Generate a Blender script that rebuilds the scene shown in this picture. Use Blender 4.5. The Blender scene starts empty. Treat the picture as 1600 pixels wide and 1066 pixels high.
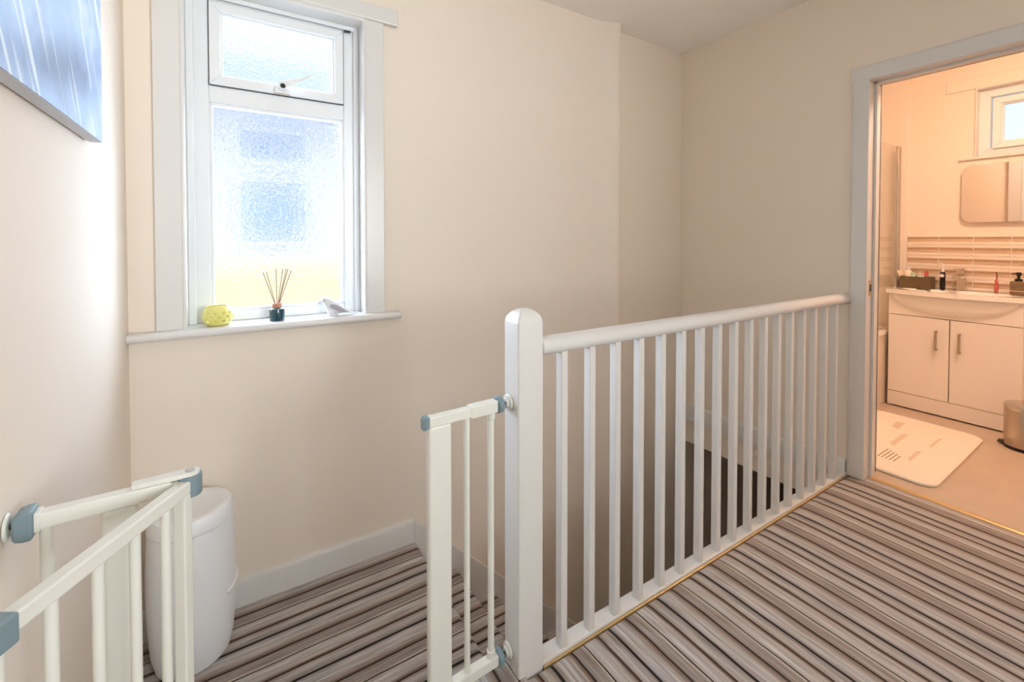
import bpy, bmesh, math, random
from mathutils import Vector, Matrix

random.seed(7)
scene = bpy.context.scene
COL = scene.collection
PI = math.pi

# ------------------------------------------------------------------ camera
CAM_H = 1.19
cd = bpy.data.cameras.new('camera')
cd.sensor_width = 36.0
cd.lens = 693.2 / 1600 * 36.0
cd.shift_y = -(533 - 388.7) / 1600
cd.clip_start = 0.02
cam = bpy.data.objects.new('camera', cd)
COL.objects.link(cam)
cam.location = (0, 0, CAM_H)
cam.rotation_euler = (math.radians(90 - 1.135), 0, math.radians(57.87 - 90))
scene.camera = cam

# ------------------------------------------------------------------ world, lights, exposure
world = bpy.data.worlds.new('world')
scene.world = world
world.use_nodes = True
bg = world.node_tree.nodes['Background']
bg.inputs[0].default_value = (0.80, 0.93, 1.0, 1)
bg.inputs[1].default_value = 1.1

def area(name, loc, target, sx, sy, power, color):
    l = bpy.data.lights.new(name, 'AREA')
    l.shape = 'RECTANGLE'
    l.size, l.size_y = sx, sy
    l.energy = power
    l.color = color
    o = bpy.data.objects.new(name, l)
    COL.objects.link(o)
    o.location = loc
    d = Vector(target) - Vector(loc)
    o.rotation_euler = d.to_track_quat('-Z', 'Y').to_euler()
    return o

# area lamps standing in for sky outside the frosted window and added rear window
DAY = (0.66, 0.81, 1.0)
area('daylight_from_above', (0.3, 3.6, 3.6), (0.17, 2.06, 1.45), 2.4, 1.8, 150, DAY)
area('daylight_alley_east', (1.40, 3.6, 1.7), (0.17, 2.06, 1.45), 1.1, 2.4, 360, DAY)
area('daylight_alley_west', (-0.95, 3.6, 1.7), (0.17, 2.06, 1.45), 1.2, 2.4, 1350, DAY)
area('rear_fill_light', (1.75, -2.9, 1.1), (0.95, -1.5, 1.5), 2.2, 2.4, 315, (0.90, 0.95, 1.0))  # added fill lamp behind the camera, shining through the added rear window

sun = bpy.data.lights.new('sun', 'SUN')
sun.energy = 1.0
sun.angle = math.radians(2)
sun.color = (1.0, 0.95, 0.88)
so = bpy.data.objects.new('sun', sun)
COL.objects.link(so)
so.rotation_euler = (math.radians(30), 0, math.radians(10))

vs = scene.view_settings
vs.view_transform = 'Standard'
vs.look = 'None'
vs.gamma = 1.0
vs.exposure = 0.10
vs.use_curve_mapping = False
scene.cycles.use_denoising = True
scene.cycles.max_bounces = 14
scene.cycles.diffuse_bounces = 8
scene.cycles.sample_clamp_indirect = 6.0

# ------------------------------------------------------------------ materials
def s2l(c):
    return tuple(((v / 255) / 12.92 if v / 255 <= 0.04045 else ((v / 255 + 0.055) / 1.055) ** 2.4) for v in c) + (1,)

def mat(name, rgb, rough=0.5, metal=0.0, bump=0.0, bscale=60, spec=0.5, coat=0.0, var=0.0, trans=0.0, ior=1.45):
    m = bpy.data.materials.new(name)
    m.use_nodes = True
    nt = m.node_tree
    b = nt.nodes['Principled BSDF']
    b.inputs['Base Color'].default_value = s2l(rgb)
    b.inputs['Roughness'].default_value = rough
    b.inputs['Metallic'].default_value = metal
    b.inputs['Specular IOR Level'].default_value = spec
    b.inputs['Coat Weight'].default_value = coat
    b.inputs['Transmission Weight'].default_value = trans
    b.inputs['IOR'].default_value = ior
    if bump or var:
        tc = nt.nodes.new('ShaderNodeNewGeometry')
        n = nt.nodes.new('ShaderNodeTexNoise')
        n.inputs['Scale'].default_value = bscale
        n.inputs['Detail'].default_value = 4
        nt.links.new(tc.outputs['Position'], n.inputs['Vector'])
        if bump:
            bp = nt.nodes.new('ShaderNodeBump')
            bp.inputs['Strength'].default_value = bump
            bp.inputs['Distance'].default_value = 0.004
            nt.links.new(n.outputs['Fac'], bp.inputs['Height'])
            nt.links.new(bp.outputs['Normal'], b.inputs['Normal'])
        if var:
            mx = nt.nodes.new('ShaderNodeMix')
            mx.data_type = 'RGBA'
            mx.inputs[6].default_value = s2l(tuple(max(0, v * (1 - var)) for v in rgb))
            mx.inputs[7].default_value = s2l(tuple(min(255, v * (1 + var)) for v in rgb))
            nt.links.new(n.outputs['Fac'], mx.inputs[0])
            nt.links.new(mx.outputs[2], b.inputs['Base Color'])
    return m

M = {}
M['wall'] = mat('wall_paint_cream', (234, 222, 208), 0.75, bump=0.08, bscale=180, spec=0.25)
M['ceil'] = mat('ceiling_paint', (244, 240, 234), 0.85, bump=0.08, bscale=120, spec=0.2)
M['gloss'] = mat('white_gloss_paint', (219, 217, 214), 0.28, bump=0.10, bscale=45, spec=0.5)
M['upvc'] = mat('white_upvc', (233, 235, 237), 0.3, spec=0.5)
M['rubber'] = mat('dark_gasket', (45, 45, 48), 0.6)
M['gold'] = mat('brass_strip', (214, 184, 134), 0.35, metal=0.7)
M['steel'] = mat('chrome', (205, 200, 195), 0.12, metal=1.0)
M['brushed'] = mat('brushed_steel', (190, 180, 168), 0.3, metal=1.0)
M['gate'] = mat('gate_white_enamel', (228, 228, 220), 0.32)
M['teal'] = mat('gate_grey_blue_plastic', (122, 142, 150), 0.45)
M['bolt'] = mat('bolt_zinc', (90, 92, 95), 0.35, metal=0.9)
M['binw'] = mat('white_plastic', (236, 237, 239), 0.38)
M['yellow'] = mat('yellow_ceramic', (226, 219, 132), 0.3, coat=0.3)
M['bottle'] = mat('teal_glazed_glass', (12, 62, 74), 0.12, coat=0.6)
M['wood'] = mat('pale_wood', (196, 140, 112), 0.55, var=0.1, bscale=90)
M['reed'] = mat('reed_brown', (132, 104, 74), 0.7)
M['birdw'] = mat('white_glazed_ceramic', (226, 226, 230), 0.2, coat=0.4)
M['birds'] = mat('silver_grey_glaze', (168, 166, 170), 0.3)
M['black'] = mat('black_plastic', (18, 18, 20), 0.35)
M['vinyl'] = mat('beige_vinyl', (196, 178, 160), 0.38, var=0.05, bscale=7)
M['matw'] = mat('cream_bath_mat', (240, 232, 218), 0.95, bump=0.5, bscale=220, var=0.02)
M['matp'] = mat('mat_print_tan', (222, 204, 180), 0.95)
M['vanity'] = mat('white_gloss_board', (236, 230, 224), 0.18)
M['ceramic'] = mat('white_ceramic', (242, 240, 236), 0.1, coat=0.5)
M['box'] = mat('brown_box', (96, 80, 56), 0.6, var=0.06)
M['pink'] = mat('pink_plastic', (196, 96, 92), 0.4)
M['mint'] = mat('mint_plastic', (184, 222, 196), 0.4)
M['cream'] = mat('cream_plastic', (236, 224, 206), 0.4)
M['soap'] = mat('soap_bottle_smoke', (120, 98, 72), 0.25, bump=0.6, bscale=70)
M['tile_dark'] = mat('tile_dark_beige', (176, 146, 114), 0.2)
M['tile_mid'] = mat('tile_mid_beige', (204, 178, 150), 0.2)
M['tile_light'] = mat('tile_pale', (232, 220, 205), 0.2)
M['grout'] = mat('grout_white', (238, 232, 224), 0.8)
M['brick'] = mat('render_white_outside', (222, 227, 234), 0.9)
M['creamout'] = mat('render_cream_outside', (232, 214, 160), 0.9)
M['ground'] = mat('paving_grey', (170, 168, 162), 0.9)
M['winblue'] = mat('outside_window_glass', (140, 168, 206), 0.3)
M['mirror'] = mat('mirror_silver', (238, 238, 238), 0.02, metal=1.0)
M['picedge'] = mat('canvas_edge', (206, 208, 214), 0.6)

def carpet(name, axis, phase, sign):
    m = bpy.data.materials.new(name)
    m.use_nodes = True
    nt = m.node_tree
    L = nt.links
    b = nt.nodes['Principled BSDF']
    b.inputs['Roughness'].default_value = 0.95
    b.inputs['Specular IOR Level'].default_value = 0.1
    b.inputs['Sheen Weight'].default_value = 0.15
    g = nt.nodes.new('ShaderNodeNewGeometry')
    sp = nt.nodes.new('ShaderNodeSeparateXYZ')
    L.new(g.outputs['Position'], sp.inputs[0])
    def math_(op, a, bb=None, val=None):
        n = nt.nodes.new('ShaderNodeMath')
        n.operation = op
        if isinstance(a, (int, float)):
            n.inputs[0].default_value = a
        else:
            L.new(a, n.inputs[0])
        if bb is not None:
            if isinstance(bb, (int, float)):
                n.inputs[1].default_value = bb
            else:
                L.new(bb, n.inputs[1])
        return n.outputs[0]
    # slow wobble of the woven lines
    wob = nt.nodes.new('ShaderNodeTexNoise')
    wob.inputs['Scale'].default_value = 9
    L.new(g.outputs['Position'], wob.inputs['Vector'])
    w = math_('MULTIPLY', math_('SUBTRACT', wob.outputs['Fac'], 0.5), 0.004)
    t = math_('ADD', sp.outputs[axis], w)
    t = math_('MULTIPLY', math_('SUBTRACT', t, phase), sign / 0.2205)
    fr = math_('FRACT', t)
    ramp = nt.nodes.new('ShaderNodeValToRGB')
    BLK, DB = (22, 18, 18), (70, 52, 42)
    stops = [(0.0, BLK), (0.022, BLK), (0.030, (140, 130, 126)), (0.07, (166, 160, 158)), (0.11, (180, 176, 175)),
             (0.15, (160, 153, 149)), (0.19, (178, 173, 170)), (0.24, (160, 150, 144)), (0.29, (140, 122, 110)),
             (0.320, (104, 84, 72)), (0.332, (34, 26, 24)), (0.348, (30, 22, 20)), (0.356, (134, 122, 114)), (0.41, (150, 140, 135)),
             (0.47, (140, 128, 121)), (0.512, (160, 150, 142)), (0.524, (188, 178, 164)), (0.532, (184, 174, 160)),
             (0.536, (30, 23, 22)), (0.551, (30, 24, 22)), (0.558, (164, 155, 150)), (0.62, (184, 180, 178)),
             (0.68, (166, 157, 152)), (0.73, (172, 164, 159)), (0.765, (124, 102, 88)), (0.785, (66, 46, 36)), (0.806, (50, 34, 27)),
             (0.816, (150, 138, 130)), (0.88, (172, 166, 163)), (0.94, (152, 143, 138)), (0.985, (128, 118, 112)), (0.992, BLK)]
    el = ramp.color_ramp.elements
    el[0].position, el[0].color = stops[0][0], s2l(stops[0][1])
    el[1].position, el[1].color = stops[1][0], s2l(stops[1][1])
    for p, c in stops[2:]:
        e = el.new(p)
        e.color = s2l(c)
    L.new(fr, ramp.inputs[0])
    # fine yarn streaks along the stripe
    cmb = nt.nodes.new('ShaderNodeCombineXYZ')
    along = 'Y' if axis == 'X' else 'X'
    L.new(math_('MULTIPLY', t, 64.0), cmb.inputs[0])
    L.new(math_('MULTIPLY', sp.outputs[along], 7.0), cmb.inputs[1])
    L.new(math_('MULTIPLY', sp.outputs['Z'], 5.0), cmb.inputs[2])
    st = nt.nodes.new('ShaderNodeTexNoise')
    st.inputs['Scale'].default_value = 1.0
    st.inputs['Detail'].default_value = 3
    L.new(cmb.outputs[0], st.inputs['Vector'])
    mr = nt.nodes.new('ShaderNodeMapRange')
    mr.inputs[1].default_value = 0.28
    mr.inputs[2].default_value = 0.72
    mr.inputs[3].default_value = 0.60
    mr.inputs[4].default_value = 1.55
    L.new(st.outputs['Fac'], mr.inputs[0])
    mx = nt.nodes.new('ShaderNodeMix')
    mx.data_type = 'RGBA'
    mx.blend_type = 'MULTIPLY'
    mx.inputs[0].default_value = 1.0
    L.new(ramp.outputs[0], mx.inputs[6])
    L.new(mr.outputs[0], mx.inputs[7])
    L.new(mx.outputs[2], b.inputs['Base Color'])
    bp = nt.nodes.new('ShaderNodeBump')
    bp.inputs['Strength'].default_value = 0.25
    bp.inputs['Distance'].default_value = 0.003
    bw = nt.nodes.new('ShaderNodeRGBToBW')
    L.new(mx.outputs[2], bw.inputs[0])
    L.new(bw.outputs[0], bp.inputs['Height'])
    L.new(bp.outputs['Normal'], b.inputs['Normal'])
    return m

M['carpet_top'] = carpet('striped_carpet_across', 'X', 0.741, 1)
M['carpet_stair'] = carpet('striped_carpet_along', 'Y', 1.743, -1)

def obscure_glass():
    m = bpy.data.materials.new('textured_obscure_glass')
    m.use_nodes = True
    nt = m.node_tree
    L = nt.links
    nt.nodes.remove(nt.nodes['Principled BSDF'])
    out = nt.nodes['Material Output']
    g = nt.nodes.new('ShaderNodeNewGeometry')
    n1 = nt.nodes.new('ShaderNodeTexNoise')
    n1.inputs['Scale'].default_value = 62
    n1.inputs['Detail'].default_value = 1.0
    n1.inputs['Distortion'].default_value = 1.2
    L.new(g.outputs['Position'], n1.inputs['Vector'])
    bp = nt.nodes.new('ShaderNodeBump')
    bp.inputs['Strength'].default_value = 1.0
    bp.inputs['Distance'].default_value = 0.014
    L.new(n1.outputs['Fac'], bp.inputs['Height'])
    tr = nt.nodes.new('ShaderNodeBsdfTransparent')
    tr.inputs[0].default_value = (0.97, 0.98, 1, 1)
    rf = nt.nodes.new('ShaderNodeBsdfRefraction')
    rf.inputs['IOR'].default_value = 1.09
    rf.inputs['Roughness'].default_value = 0.0
    L.new(bp.outputs['Normal'], rf.inputs['Normal'])
    tl = nt.nodes.new('ShaderNodeBsdfTranslucent')
    tl.inputs[0].default_value = (0.95, 0.97, 1, 1)
    L.new(bp.outputs['Normal'], tl.inputs['Normal'])
    gl = nt.nodes.new('ShaderNodeBsdfGlossy')
    gl.inputs['Roughness'].default_value = 0.08
    L.new(bp.outputs['Normal'], gl.inputs['Normal'])
    m1 = nt.nodes.new('ShaderNodeMixShader')
    m1.inputs[0].default_value = 0.6
    L.new(tr.outputs[0], m1.inputs[1])
    L.new(rf.outputs[0], m1.inputs[2])
    m2 = nt.nodes.new('ShaderNodeMixShader')
    m2.inputs[0].default_value = 0.005
    L.new(m1.outputs[0], m2.inputs[1])
    L.new(tl.outputs[0], m2.inputs[2])
    m3 = nt.nodes.new('ShaderNodeMixShader')
    m3.inputs[0].default_value = 0.05
    L.new(m2.outputs[0], m3.inputs[1])
    L.new(gl.outputs[0], m3.inputs[2])
    L.new(m3.outputs[0], out.inputs[0])
    return m
M['obscure'] = obscure_glass()

def clear_glass(name, tint, refl=0.06):
    m = bpy.data.materials.new(name)
    m.use_nodes = True
    nt = m.node_tree
    L = nt.links
    nt.nodes.remove(nt.nodes['Principled BSDF'])
    tr = nt.nodes.new('ShaderNodeBsdfTransparent')
    tr.inputs[0].default_value = tint
    gl = nt.nodes.new('ShaderNodeBsdfGlossy')
    gl.inputs['Roughness'].default_value = 0.02
    lw = nt.nodes.new('ShaderNodeLayerWeight')
    lw.inputs[0].default_value = 0.5
    pw = nt.nodes.new('ShaderNodeMath')
    pw.operation = 'POWER'
    L.new(lw.outputs['Facing'], pw.inputs[0])
    pw.inputs[1].default_value = 5.0
    fr = nt.nodes.new('ShaderNodeMath')
    fr.operation = 'MULTIPLY_ADD'
    L.new(pw.outputs[0], fr.inputs[0])
    fr.inputs[1].default_value = 0.9
    fr.inputs[2].default_value = 0.045
    mx = nt.nodes.new('ShaderNodeMixShader')
    L.new(fr.outputs[0], mx.inputs[0])
    L.new(tr.outputs[0], mx.inputs[1])
    L.new(gl.outputs[0], mx.inputs[2])
    L.new(mx.outputs[0], nt.nodes['Material Output'].inputs[0])
    return m
M['glass'] = clear_glass('clear_glass', (0.975, 0.985, 0.975, 1))

def emit(name, rgb, strength):
    m = bpy.data.materials.new(name)
    m.use_nodes = True
    b = m.node_tree.nodes['Principled BSDF']
    b.inputs['Base Color'].default_value = (0.9, 0.9, 0.9, 1)
    b.inputs['Emission Color'].default_value = rgb + (1,)
    b.inputs['Emission Strength'].default_value = strength
    return m

def picture_mat():
    m = bpy.data.materials.new('blue_blurred_print')
    m.use_nodes = True
    nt = m.node_tree
    L = nt.links
    b = nt.nodes['Principled BSDF']
    b.inputs['Roughness'].default_value = 0.35
    g = nt.nodes.new('ShaderNodeNewGeometry')
    n = nt.nodes.new('ShaderNodeTexNoise')
    n.inputs['Scale'].default_value = 5.5
    n.inputs['Detail'].default_value = 2
    n.inputs['Distortion'].default_value = 0.6
    L.new(g.outputs['Position'], n.inputs['Vector'])
    r = nt.nodes.new('ShaderNodeValToRGB')
    e = r.color_ramp.elements
    e[0].position, e[0].color = 0.32, s2l((52, 84, 128))
    e[1].position, e[1].color = 0.72, s2l((186, 198, 218))
    k = e.new(0.45)
    k.color = s2l((98, 128, 172))
    k = e.new(0.58)
    k.color = s2l((136, 160, 202))
    L.new(n.outputs['Fac'], r.inputs[0])
    # long soft fibres crossing the print
    mp = nt.nodes.new('ShaderNodeMapping')
    mp.inputs['Rotation'].default_value = (math.radians(-31), 0, 0)
    L.new(g.outputs['Position'], mp.inputs[0])
    mp2 = nt.nodes.new('ShaderNodeMapping')
    mp2.inputs['Scale'].default_value = (1, 30, 2.2)
    L.new(mp.outputs[0], mp2.inputs[0])
    n2 = nt.nodes.new('ShaderNodeTexNoise')
    n2.inputs['Scale'].default_value = 1.6
    n2.inputs['Detail'].default_value = 1
    L.new(mp2.outputs[0], n2.inputs['Vector'])
    r2 = nt.nodes.new('ShaderNodeValToRGB')
    r2.color_ramp.elements[0].position = 0.60
    r2.color_ramp.elements[1].position = 0.74
    L.new(n2.outputs['Fac'], r2.inputs[0])
    mx = nt.nodes.new('ShaderNodeMix')
    mx.data_type = 'RGBA'
    L.new(r2.outputs[0], mx.inputs[0])
    L.new(r.outputs[0], mx.inputs[6])
    mx.inputs[7].default_value = s2l((214, 226, 236))
    L.new(mx.outputs[2], b.inputs['Base Color'])
    return m
M['print'] = picture_mat()

# ------------------------------------------------------------------ mesh helpers
class MB:
    def __init__(s):
        s.bm = bmesh.new()
    def box(s, x0, x1, y0, y1, z0, z1):
        r = bmesh.ops.create_cube(s.bm, size=1)
        for v in r['verts']:
            v.co = Vector(((x0 + x1) / 2 + v.co.x * (x1 - x0), (y0 + y1) / 2 + v.co.y * (y1 - y0), (z0 + z1) / 2 + v.co.z * (z1 - z0)))
        return s
    def tube(s, p0, p1, r0, r1=None, n=16):
        p0, p1 = Vector(p0), Vector(p1)
        r1 = r0 if r1 is None else r1
        d = p1 - p0
        r = bmesh.ops.create_cone(s.bm, cap_ends=True, segments=n, radius1=r0, radius2=r1, depth=d.length)
        mt = Matrix.Translation((p0 + p1) / 2) @ d.to_track_quat('Z', 'Y').to_matrix().to_4x4()
        bmesh.ops.transform(s.bm, matrix=mt, verts=r['verts'])
        return s
    def lathe(s, prof, c=(0, 0, 0), n=32, sx=1.0, sy=1.0):
        rings = []
        for (r, z) in prof:
            rings.append([s.bm.verts.new((c[0] + r * sx * math.cos(2 * PI * i / n), c[1] + r * sy * math.sin(2 * PI * i / n), c[2] + z)) for i in range(n)])
        for a, b in zip(rings, rings[1:]):
            for i in range(n):
                s.bm.faces.new((a[i], a[(i + 1) % n], b[(i + 1) % n], b[i]))
        if prof[0][0] > 1e-6:
            s.bm.faces.new(list(reversed(rings[0])))
        if prof[-1][0] > 1e-6:
            s.bm.faces.new(rings[-1])
        return s
    def loft(s, rings, cap=True):
        rr = [[s.bm.verts.new(p) for p in ring] for ring in rings]
        n = len(rr[0])
        for a, b in zip(rr, rr[1:]):
            for i in range(n):
                s.bm.faces.new((a[i], a[(i + 1) % n], b[(i + 1) % n], b[i]))
        if cap:
            s.bm.faces.new(list(reversed(rr[0])))
            s.bm.faces.new(rr[-1])
        return s
    def prism(s, pts, axis, a, b):
        """extrude polygon pts (2D) along axis from a to b; 2D coords are the other two axes in xyz order"""
        def mk(p, t):
            if axis == 'X': return (t, p[0], p[1])
            if axis == 'Y': return (p[0], t, p[1])
            return (p[0], p[1], t)
        A = [s.bm.verts.new(mk(p, a)) for p in pts]
        B = [s.bm.verts.new(mk(p, b)) for p in pts]
        n = len(pts)
        s.bm.faces.new(A)
        s.bm.faces.new(list(reversed(B)))
        for i in range(n):
            s.bm.faces.new((A[i], B[i], B[(i + 1) % n], A[(i + 1) % n]))
        return s
    def build(s, name, m, parent=None, smooth=False, bevel=0.0, seg=2, local=False):
        bmesh.ops.recalc_face_normals(s.bm, faces=s.bm.faces[:])
        me = bpy.data.meshes.new(name)
        if parent is not None and not local:
            off = Vector((0, 0, 0))
            p = parent
            while p is not None:
                off += p.location
                p = p.parent
            bmesh.ops.translate(s.bm, vec=-off, verts=s.bm.verts[:])
        s.bm.to_mesh(me)
        s.bm.free()
        me.materials.append(m)
        if smooth:
            for p in me.polygons:
                p.use_smooth = True
            try:
                me.set_sharp_from_angle(angle=math.radians(40))
            except Exception:
                pass
        o = bpy.data.objects.new(name, me)
        COL.objects.link(o)
        if parent is not None:
            o.parent = parent
        if bevel:
            md = o.modifiers.new('bevel', 'BEVEL')
            md.width = bevel
            md.segments = seg
            md.limit_method = 'ANGLE'
            md.angle_limit = math.radians(35)
            if not smooth:
                md.harden_normals = False
        return o

def tag(o, label, cat=None, group=None, kind=None):
    if label: o['label'] = label
    if cat: o['category'] = cat
    if group: o['group'] = group
    if kind: o['kind'] = kind
    return o

def empty(name, loc, label, cat=None, group=None, kind=None, rz=0.0):
    o = bpy.data.objects.new(name, None)
    o.empty_display_size = 0.1
    COL.objects.link(o)
    o.location = loc
    o.rotation_euler = (0, 0, rz)
    return tag(o, label, cat, group, kind)

def ellipse_ring(c, u, v, a, b, n=16):
    c, u, v = Vector(c), Vector(u), Vector(v)
    return [c + u * (a * math.cos(2 * PI * i / n)) + v * (b * math.sin(2 * PI * i / n)) for i in range(n)]

# ------------------------------------------------------------------ key planes
XL = -0.304      # wall with the picture
XD = 2.64        # wall with the bathroom door
YW = 1.96        # wall with the stair window
YE = 0.985       # edge of the upper landing
ZQ = -0.197      # quarter landing
ZC = 2.48        # ceiling
XB = 4.30        # far bathroom wall
ZH = -2.60       # hall floor

# ================================================================== SETTING
# window wall: flat part with opening, rounded swelling, then the set-back part
b = MB()
wx0, wx1, wz0, wz1 = -0.150, 0.482, 0.86, 2.13
b.box(XL - .1, wx0, YW, 2.16, ZH, ZC)
b.box(wx0, wx1, YW, 2.16, ZH, wz0)
b.box(wx0, wx1, YW, 2.16, wz1, ZC)
b.box(wx1, 1.74, YW, 2.16, ZH, ZC)
prof = [(1.74, YW), (1.80, YW - .001), (1.84, YW - .005), (1.87, YW - .011), (1.90, YW - .021), (1.925, YW - .031), (1.945, YW - .037), (1.962, YW - .039),
        (1.98, YW - .035), (1.995, YW - .022), (2.005, YW - .004), (2.012, YW + .018), (2.016, 2.0), (4.42, 2.0), (4.42, 2.16), (1.74, 2.16)]
b.prism(prof, 'Z', ZH, ZC)
o = b.build('wall_window', M['wall'], smooth=True)
tag(o, 'cream painted wall holding the frosted window, with a rounded vertical swelling', 'wall', kind='structure')

o = MB().box(XL - .12, XL, -1.5, 2.16, ZH, ZC).build('wall_picture', M['wall'])
tag(o, 'cream painted wall carrying the blue canvas print', 'wall', kind='structure')

# wall with the bathroom doorway
dY0, dY1, dZ = 0.154, 0.914, 1.968
b = MB()
b.box(XD, XD + .12, dY1 + .02, 2.0, -0.193, ZC)
b.box(XD, XD + .12, dY0 - .02, dY1 + .02, dZ + .02, ZC)
b.box(XD, XD + .12, -1.5, dY0 - .02, -.19, ZC)
o = b.build('wall_doorway', M['wall'])
tag(o, 'cream painted wall around the bathroom doorway, open below to the stairs', 'wall', kind='structure')

# rear landing wall with an added, unseen opening for fill light
b = MB()
b.box(XL, .35, -1.6, -1.5, -.19, ZC)
b.box(1.65, XD + .12, -1.6, -1.5, -.19, ZC)
b.box(.35, 1.65, -1.6, -1.5, -.19, .75)
b.box(.35, 1.65, -1.6, -1.5, 2.2, ZC)
o = b.build('wall_rear', M['wall'])
tag(o, 'cream painted landing wall opposite the frosted window', 'wall', kind='structure')

o = MB().box(XL - .12, XB + .14, -1.62, 2.16, ZC, ZC + .12).build('ceiling', M['ceil'])
tag(o, 'white painted ceiling over landing and bathroom', 'ceiling', kind='structure')

# upper landing floor: striped carpet with an edge that rolls down to the balustrade
b = MB()
pr = [(-1.5, 0), (.86, 0), (.90, -.0006), (.925, -.0018), (.945, -.002), (.96, -.0035), (.970, -.005), (.977, -.007), (.9795, -.012), (.9795, -.19), (-1.5, -.19)]
b.prism(pr, 'X', .66, XD)
pr2 = [(-1.5, 0), (1.045, 0), (1.058, -.003), (1.066, -.012), (1.068, -.024), (1.060, -.034), (1.05, -.036), (1.05, -.19), (-1.5, -.19)]
b.prism(pr2, 'X', XL, .66)
b.box(XD, XD + .05, dY0, dY1, -.19, 0)
o = b.build('floor_landing', M['carpet_top'], smooth=True)
tag(o, 'upper landing floor of grey and brown striped carpet', 'floor', kind='structure')

o = MB().box(XD + .05, XB, -.7, 2.0, -.19, 0).build('floor_bathroom', M['vinyl'])
tag(o, 'beige vinyl bathroom floor', 'floor', kind='structure')

# stairs: quarter landing + steps, each step a part
NX, RISE, GO = 0.700, 0.200, 0.2055
st = empty('staircase', (0, 0, 0), 'striped carpeted stairs descending beside the wall from a quarter landing', 'stairs', kind='structure')
def nose(x, z, x0, zb):
    """side profile (x,z) of a carpeted step with rounded nosing at x"""
    r = 0.021
    p = [(x0, z)]
    for i in range(9):
        a = PI / 2 - PI * i / 8
        p.append((x - r + r * math.cos(a), z - r + r * math.sin(a)))
    p += [(x - .022, z - 2 * r - .003), (x - .024, zb), (x0, zb)]
    return p
MB().prism(nose(NX, ZQ, XL, ZQ - RISE), 'Y', 1.05, YW).build('quarter_landing', M['carpet_stair'], st, smooth=True)
sw0 = 1.035
for k in range(1, 13):
    x = NX + GO * k
    z = ZQ - RISE * k
    o = MB().prism(nose(x, z, x - GO - .024, z - RISE), 'Y', sw0, 1.945).build('step', M['carpet_stair'], st, smooth=True)

o = MB().box(.5, XB + .1, .9, 2.0, ZH - .1, ZH).build('floor_hall', mat('hall_floor_brown', (92, 66, 48), .5))
tag(o, 'brown hall floor at the foot of the stairs', 'floor', kind='structure')
b = MB().box(.66, XB + .1, .90, 1.035, ZH, -.19)
o = b.build('wall_stairs', M['wall'])
tag(o, 'wall under the landing edge, along the inner side of the stairs', 'wall', kind='structure')
o = MB().box(XB + .02, XB + .12, .9, 2.0, ZH, -.193).build('wall_hall', mat('hall_wall_brown', (120, 100, 86), .7))
tag(o, 'dark end wall of the hall below', 'wall', kind='structure')

# skirting boards
b = MB()
b.prism([(1.942, ZQ - .02), (1.942, ZQ + .088), (1.947, ZQ + .098), (1.956, ZQ + .101), (YW, ZQ + .101), (YW, ZQ - .02)], 'X', XL, .689)
o = b.build('baseboard_window', M['gloss'], smooth=True)
tag(o, 'white skirting board along the quarter landing under the window', 'skirting board', kind='structure')
b = MB()
sl = -0.973
x0, x1 = .689, 3.0
zt0, zt1 = ZQ + .101, ZQ + .101 + sl * (x1 - x0)
b.prism([(x0, zt0), (x1, zt1), (x1, zt1 - .28), (x0 + .08, zt0 - .28), (x0, zt0 - .18)], 'Y', 1.942, 2.0)
o = b.build('trim_1', M['gloss'], bevel=.004)
tag(o, 'white sloping string board along the stairs', 'stair string', kind='structure')
# string above the opening on the doorway wall
b = MB()
b.prism([(XD - .020, -.042), (XD - .020, .05), (XD - .014, .062), (XD - .004, .069), (XD, .069), (XD, -.042)], 'Y', .992, 2.0)
o = b.build('baseboard_doorway', M['gloss'], smooth=True)
tag(o, 'white skirting board over the stairwell opening beside the doorway', 'skirting board', kind='structure')
o = MB().box(XD - .004, XD + .12, 1.035, 2.0, -.199, -.193).build('trim_2', M['gloss'])
tag(o, 'thin white edge bead under the stairwell opening', 'trim', kind='structure')
o = MB().box(.722, XD, .9795, .9862, -.018, -.0015).build('trim_3', M['gold'], bevel=.002)
tag(o, 'thin brass coloured carpet edge strip below the balusters', 'trim', kind='structure')
b = MB()
b.prism([(XD + .035, 0), (XD + .039, .005), (XD + .048, .007), (XD + .061, .005), (XD + .065, 0)], 'Y', dY0, dY1)
o = b.build('trim_4', M['gold'], smooth=True)
tag(o, 'brass threshold strip between carpet and bathroom vinyl', 'threshold', kind='structure')

# bathroom shell
b = MB()
bwY0, bwY1, bwZ0, bwZ1 = .10, .893, 1.752, 2.215
b.box(XB, XB + .12, bwY1, 2.0, 0, ZC)
b.box(XB, XB + .12, -.7, bwY0, 0, ZC)
b.box(XB, XB + .12, bwY0, bwY1, 0, bwZ0)
b.box(XB, XB + .12, bwY0, bwY1, bwZ1, ZC)
wbf = b.build('wall_bathroom', M['wall'])
tag(wbf, 'cream bathroom wall with mirror, small window and striped tiles', 'wall', kind='structure')
o = MB().box(XD + .12, XB + .12, -.8, -.7, 0, ZC).build('wall_bathroom_end', M['wall'])
tag(o, 'plain cream end wall of the bathroom', 'wall', kind='structure')
o = MB().box(XB - .012, XB, 1.245, 2.0, .5, ZC).build('wall_shower', mat('shower_panel_white', (236, 226, 214), .22))
tag(o, 'smooth pale shower wall panel behind the bath', 'wall', kind='structure')

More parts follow.
